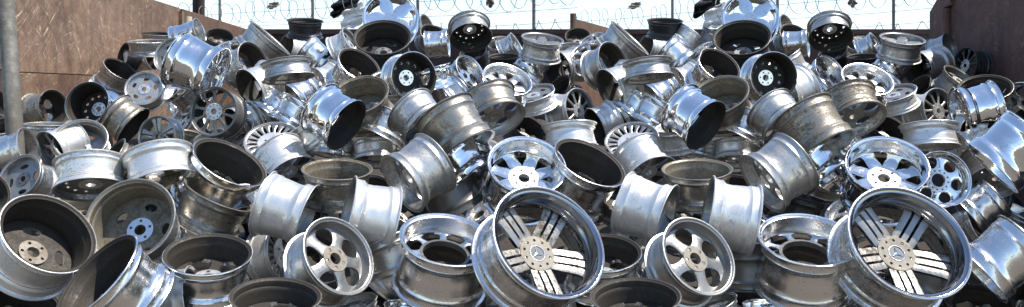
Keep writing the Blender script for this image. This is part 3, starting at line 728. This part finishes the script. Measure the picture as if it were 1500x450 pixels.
# ------------------------------------------------------------------ plastic bags and rags caught on the wire
def cloth(name, label, c, sx, sz, mat, seed, rot=0.0, rag=.10):
    r = random.Random(seed); n = 25; V = []; Fc = []
    w = [(r.uniform(2, 9), r.uniform(2, 9), r.uniform(0, 6), r.uniform(.04, .16)) for _ in range(8)]
    for j in range(n):
        for i in range(n):
            u, v = i/(n-1)*2-1, j/(n-1)*2-1
            e = 1 + rag * math.sin(5*math.atan2(v, u) + seed) + rag * .6 * math.sin(9*math.atan2(v, u) + 2*seed)
            q = math.sqrt(max(1e-6, 1 - .5*max(abs(u), abs(v))**2*min(abs(u), abs(v))**2*2)) * e
            dz = sum(a*math.sin(p*u + s*v + o) for p, s, o, a in w)
            x, z = u*q*sx, v*q*sz
            V.append((x*math.cos(rot) - z*math.sin(rot), dz*min(sx, sz)*1.3, x*math.sin(rot) + z*math.cos(rot)))
    for j in range(n-1):
        for i in range(n-1): Fc.append((j*n+i, j*n+i+1, (j+1)*n+i+1, (j+1)*n+i))
    o = mesh_obj(name, new_mesh(name, V, Fc, None, True, 60), [mat]); o.location = c
    md = o.modifiers.new('thickness', 'SOLIDIFY'); md.thickness = .012
    return tag(o, label, 'litter', 'litter caught on the razor wire')
def plain(name, col, rough):
    t = NT(name); P = t.coords(); n = t.noise(P, 9, 5, .6)
    t.l.new(t.mix(n, c4([x*.7 for x in col]), c4([min(.85, x*1.2) for x in col])), t.b.inputs['Base Color'])
    t.b.inputs['Roughness'].default_value = rough; return t.m
M['bagblack'] = plain('black_plastic', (.012, .012, .014), .35)
M['bagwhite'] = plain('white_plastic', (.74, .73, .72), .85)
M['rag'] = plain('brown_rag', (.16, .12, .10), .9)
M['straw'] = plain('dry_rag', (.30, .27, .19), .9)
for k, (onl, dx, side) in enumerate(((on1, 0, 'left'), (on2, TWIN, 'right'))):
    def lit(px, py): 
        p = onl(px + dx); return Vector((p.x, p.y - .12, EYE + (HY - py) / F * p.y)), p.y / F
    for nm, lb, px, py, hw, hh, mt, sdv, rot in (
        ('plastic_bag', 'black plastic bag snagged on wire left of chrome star wheel', 510, 6, 30, 13, 'bagblack', 3, .65),
        ('plastic_sheet', 'white plastic sheet hanging below black bag by chrome star wheel', 520, 25, 24, 14, 'bagwhite', 11, .75),
        ('rag', 'tan shredded rag on top of the coiled wire', 402, 9, 10, 4.5, 'straw', 5, .35),
        ('rag', 'dark rag hanging from coiled wire above grey ring wheel', 718, 4, 6, 8, 'rag', 9, .1)):
        c, s = lit(px, py)
        cloth(nm, lb + ', ' + side + ' twin', c, hw * s, hh * s, M[mt], sdv, rot)

FILL = [
 (-0.366, 5.328, 1.114, -0.477, -0.049, 0.878, 0.383, 0.6, 'five', 'DK', 0.71, 'buried wheel left of the chrome barrel reflecting blue sky beneath the brownish barrel, left twin'),
 (3.188, 6.157, 1.493, -0.164, 0.952, 0.26, 0.308, 0.55, 'disc5', 'AL', 1.95, 'buried wheel below the chrome barrel mouth left at the right end of heap'),
 (1.216, 4.601, 0.804, -0.025, -0.001, 1.0, 0.366, 0.55, 'five', 'DK', 3.92, 'buried wheel above the dark wheel in the gap left of the windowed, right twin'),
 (-0.725, 5.016, 0.705, -0.645, -0.133, -0.753, 0.332, 0.6, 'seven', 'GD', 5.35, 'buried wheel above the dark wheel in the gap left of the windowed, left twin'),
 (0.648, 5.254, 1.073, -0.096, 0.706, -0.702, 0.305, 0.5, 'disc5', 'DK', 5.87, 'buried wheel left of the stepped pale barrel facing down with dark spokes, right twin'),
 (1.948, 6.925, 1.685, -0.629, -0.724, 0.284, 0.303, 0.55, 'split10', 'AL', 5.58, 'buried wheel below the black bowled wheel with pale six hole hub, right twin'),
 (-1.098, 5.037, 0.951, 0.72, 0.569, -0.398, 0.401, 0.55, 'five', 'BK', 5.25, 'buried wheel right of the pale wide barrel lying across the middle, left twin'),
 (-1.591, 5.23, 0.96, -0.399, 0.755, 0.521, 0.379, 0.6, 'seven', 'GR', 2.71, 'buried wheel below the brown stained barrel below the long black mouthed barrel, left twin'),
 (-0.615, 6.797, 1.856, 0.264, 0.074, -0.962, 0.343, 0.5, 'split10', 'CH', 0.86, 'buried wheel right of the black bowled wheel with pale six hole hub, left twin'),
 (-1.552, 8.259, 2.193, 0.86, -0.167, 0.482, 0.352, 0.55, 'disc5', 'AL', 0.08, 'buried wheel above the bluish chrome ring tipped left near the top, left twin'),
 (0.981, 5.045, 0.956, 0.222, -0.433, 0.874, 0.33, 0.5, 'five', 'DK', 0.48, 'buried wheel right of the pale wide barrel lying across the middle, right twin'),
 (1.71, 5.328, 1.016, 0.236, -0.083, 0.968, 0.329, 0.55, 'seven', 'BK', 5.09, 'buried wheel right of the dark mouthed wheel behind the windowed wheel, right twin'),
 (2.308, 4.952, 0.661, -0.423, 0.038, -0.905, 0.377, 0.55, 'split10', 'DK', 6.06, 'buried wheel below the biggest polished wheel with five triple ribbed spokes, right twin'),
 (3.096, 5.965, 1.349, -0.964, -0.035, -0.264, 0.311, 0.6, 'disc5', 'AD', 5.28, 'buried wheel left of the huge chrome barrel with golden reflections at right edge'),
 (-0.636, 4.607, 0.879, -0.377, -0.069, 0.924, 0.326, 0.6, 'disc5', 'GR', 1.94, 'buried wheel right of the dark wheel in the gap left of the windowed, left twin'),
 (-0.911, 6.793, 1.739, 0.026, -0.567, 0.824, 0.383, 0.6, 'disc5', 'AL', 3.02, 'buried wheel left of the black bowled wheel with pale six hole hub, left twin'),
 (1.747, 8.767, 2.326, -0.61, 0.088, -0.787, 0.327, 0.5, 'split10', 'AL', 1.07, 'buried wheel above the bluish chrome ring tipped left near the top, right twin'),
 (2.161, 6.848, 1.759, -0.896, -0.337, -0.289, 0.398, 0.55, 'five', 'AD', 4.64, 'buried wheel left of the worn barrel above the brownish tipped barrel, right twin'),
 (-2.3, 5.177, 1.255, 0.659, 0.467, -0.589, 0.353, 0.5, 'disc5', 'BS', 0.35, 'buried wheel right of the pale barrel standing on its slotted face left of its neighbour'),
 (-2.016, 5.084, 0.981, 0.866, 0.34, -0.366, 0.415, 0.5, 'disc5', 'DK', 3.11, 'buried wheel right of the wheel showing brown back with bluish pale hub'),
 (-0.208, 5.499, 1.342, -0.373, 0.094, -0.923, 0.368, 0.5, 'five', 'CH', 1.09, 'buried wheel right of the brownish barrel tipped over with polished mouth facing down, left twin'),
 (1.178, 6.308, 1.423, -0.221, -0.214, 0.951, 0.303, 0.6, 'seven', 'AD', 3.74, 'buried wheel above the low chrome barrel behind the open brown mouthed wheel, right twin'),
 (2.041, 5.427, 1.356, -0.747, 0.283, -0.601, 0.36, 0.55, 'split10', 'CH', 1.03, 'buried wheel right of the brownish barrel tipped over with polished mouth facing down, right twin'),
 (1.988, 5.527, 1.231, 0.061, 0.937, -0.343, 0.339, 0.5, 'five', 'GD', 5.02, 'buried wheel above the chrome barrel reflecting blue sky beneath the brownish barrel, right twin'),
 (-1.313, 5.842, 1.471, -0.571, -0.104, 0.814, 0.324, 0.5, 'disc5', 'AL', 4.05, 'buried wheel right of the bluish polished barrel standing on edge above slotted silver, left twin'),
 (1.973, 8.639, 2.282, -0.451, 0.113, -0.886, 0.348, 0.5, 'five', 'DK', 4.29, 'buried wheel right of the bluish chrome ring tipped left near the top, right twin'),
 (3.166, 5.841, 1.221, -0.061, -0.658, -0.751, 0.396, 0.5, 'disc5', 'BS', 5.92, 'buried wheel below the huge chrome barrel with golden reflections at right edge'),
 (0.322, 4.625, 0.572, -0.863, 0.408, -0.298, 0.32, 0.55, 'disc5', 'BS', 3.11, 'buried wheel left of the black open topped wheel at the bottom edge, right twin'),
 (2.419, 7.723, 1.992, 0.552, -0.051, -0.832, 0.317, 0.6, 'five', 'AL', 2.97, 'buried wheel right of the black bowled wheel with pale six hole hub, right twin'),
 (3.583, 7.174, 1.828, 0.369, -0.555, 0.746, 0.307, 0.5, 'five', 'DK', 3.26, 'buried wheel below the black wheel with pale spoke tips under the dark wall'),
 (3.747, 6.45, 1.672, -0.831, -0.554, -0.043, 0.304, 0.6, 'five', 'PP', 0.92, 'buried wheel above the black ring at the right edge above huge chrome barrel'),
 (-0.139, 5.363, 1.233, -0.861, -0.419, 0.287, 0.348, 0.5, 'seven', 'AD', 1.77, 'buried wheel right of the chrome barrel reflecting blue sky beneath the brownish barrel, left twin'),
 (-1.517, 5.412, 1.063, 0.228, 0.795, -0.562, 0.302, 0.5, 'five', 'GR', 2.17, 'buried wheel left of the stepped pale barrel facing down with dark spokes, left twin'),
]
# ------------------------------------------------------------------ wheels glimpsed in the gaps of the heap: centre, street-side axis, diameter, width, style, finish, spin, label
for x, y, z, nx_, ny_, nz_, D, w, sty, fin, spin, lab in FILL:
    o = build_wheel('alloy_wheel', Vector((x, y, z)), Vector((nx_, ny_, nz_)), D, w, sty, fin, spin, 48)
    tag(o, lab, 'wheel rim', GRP)
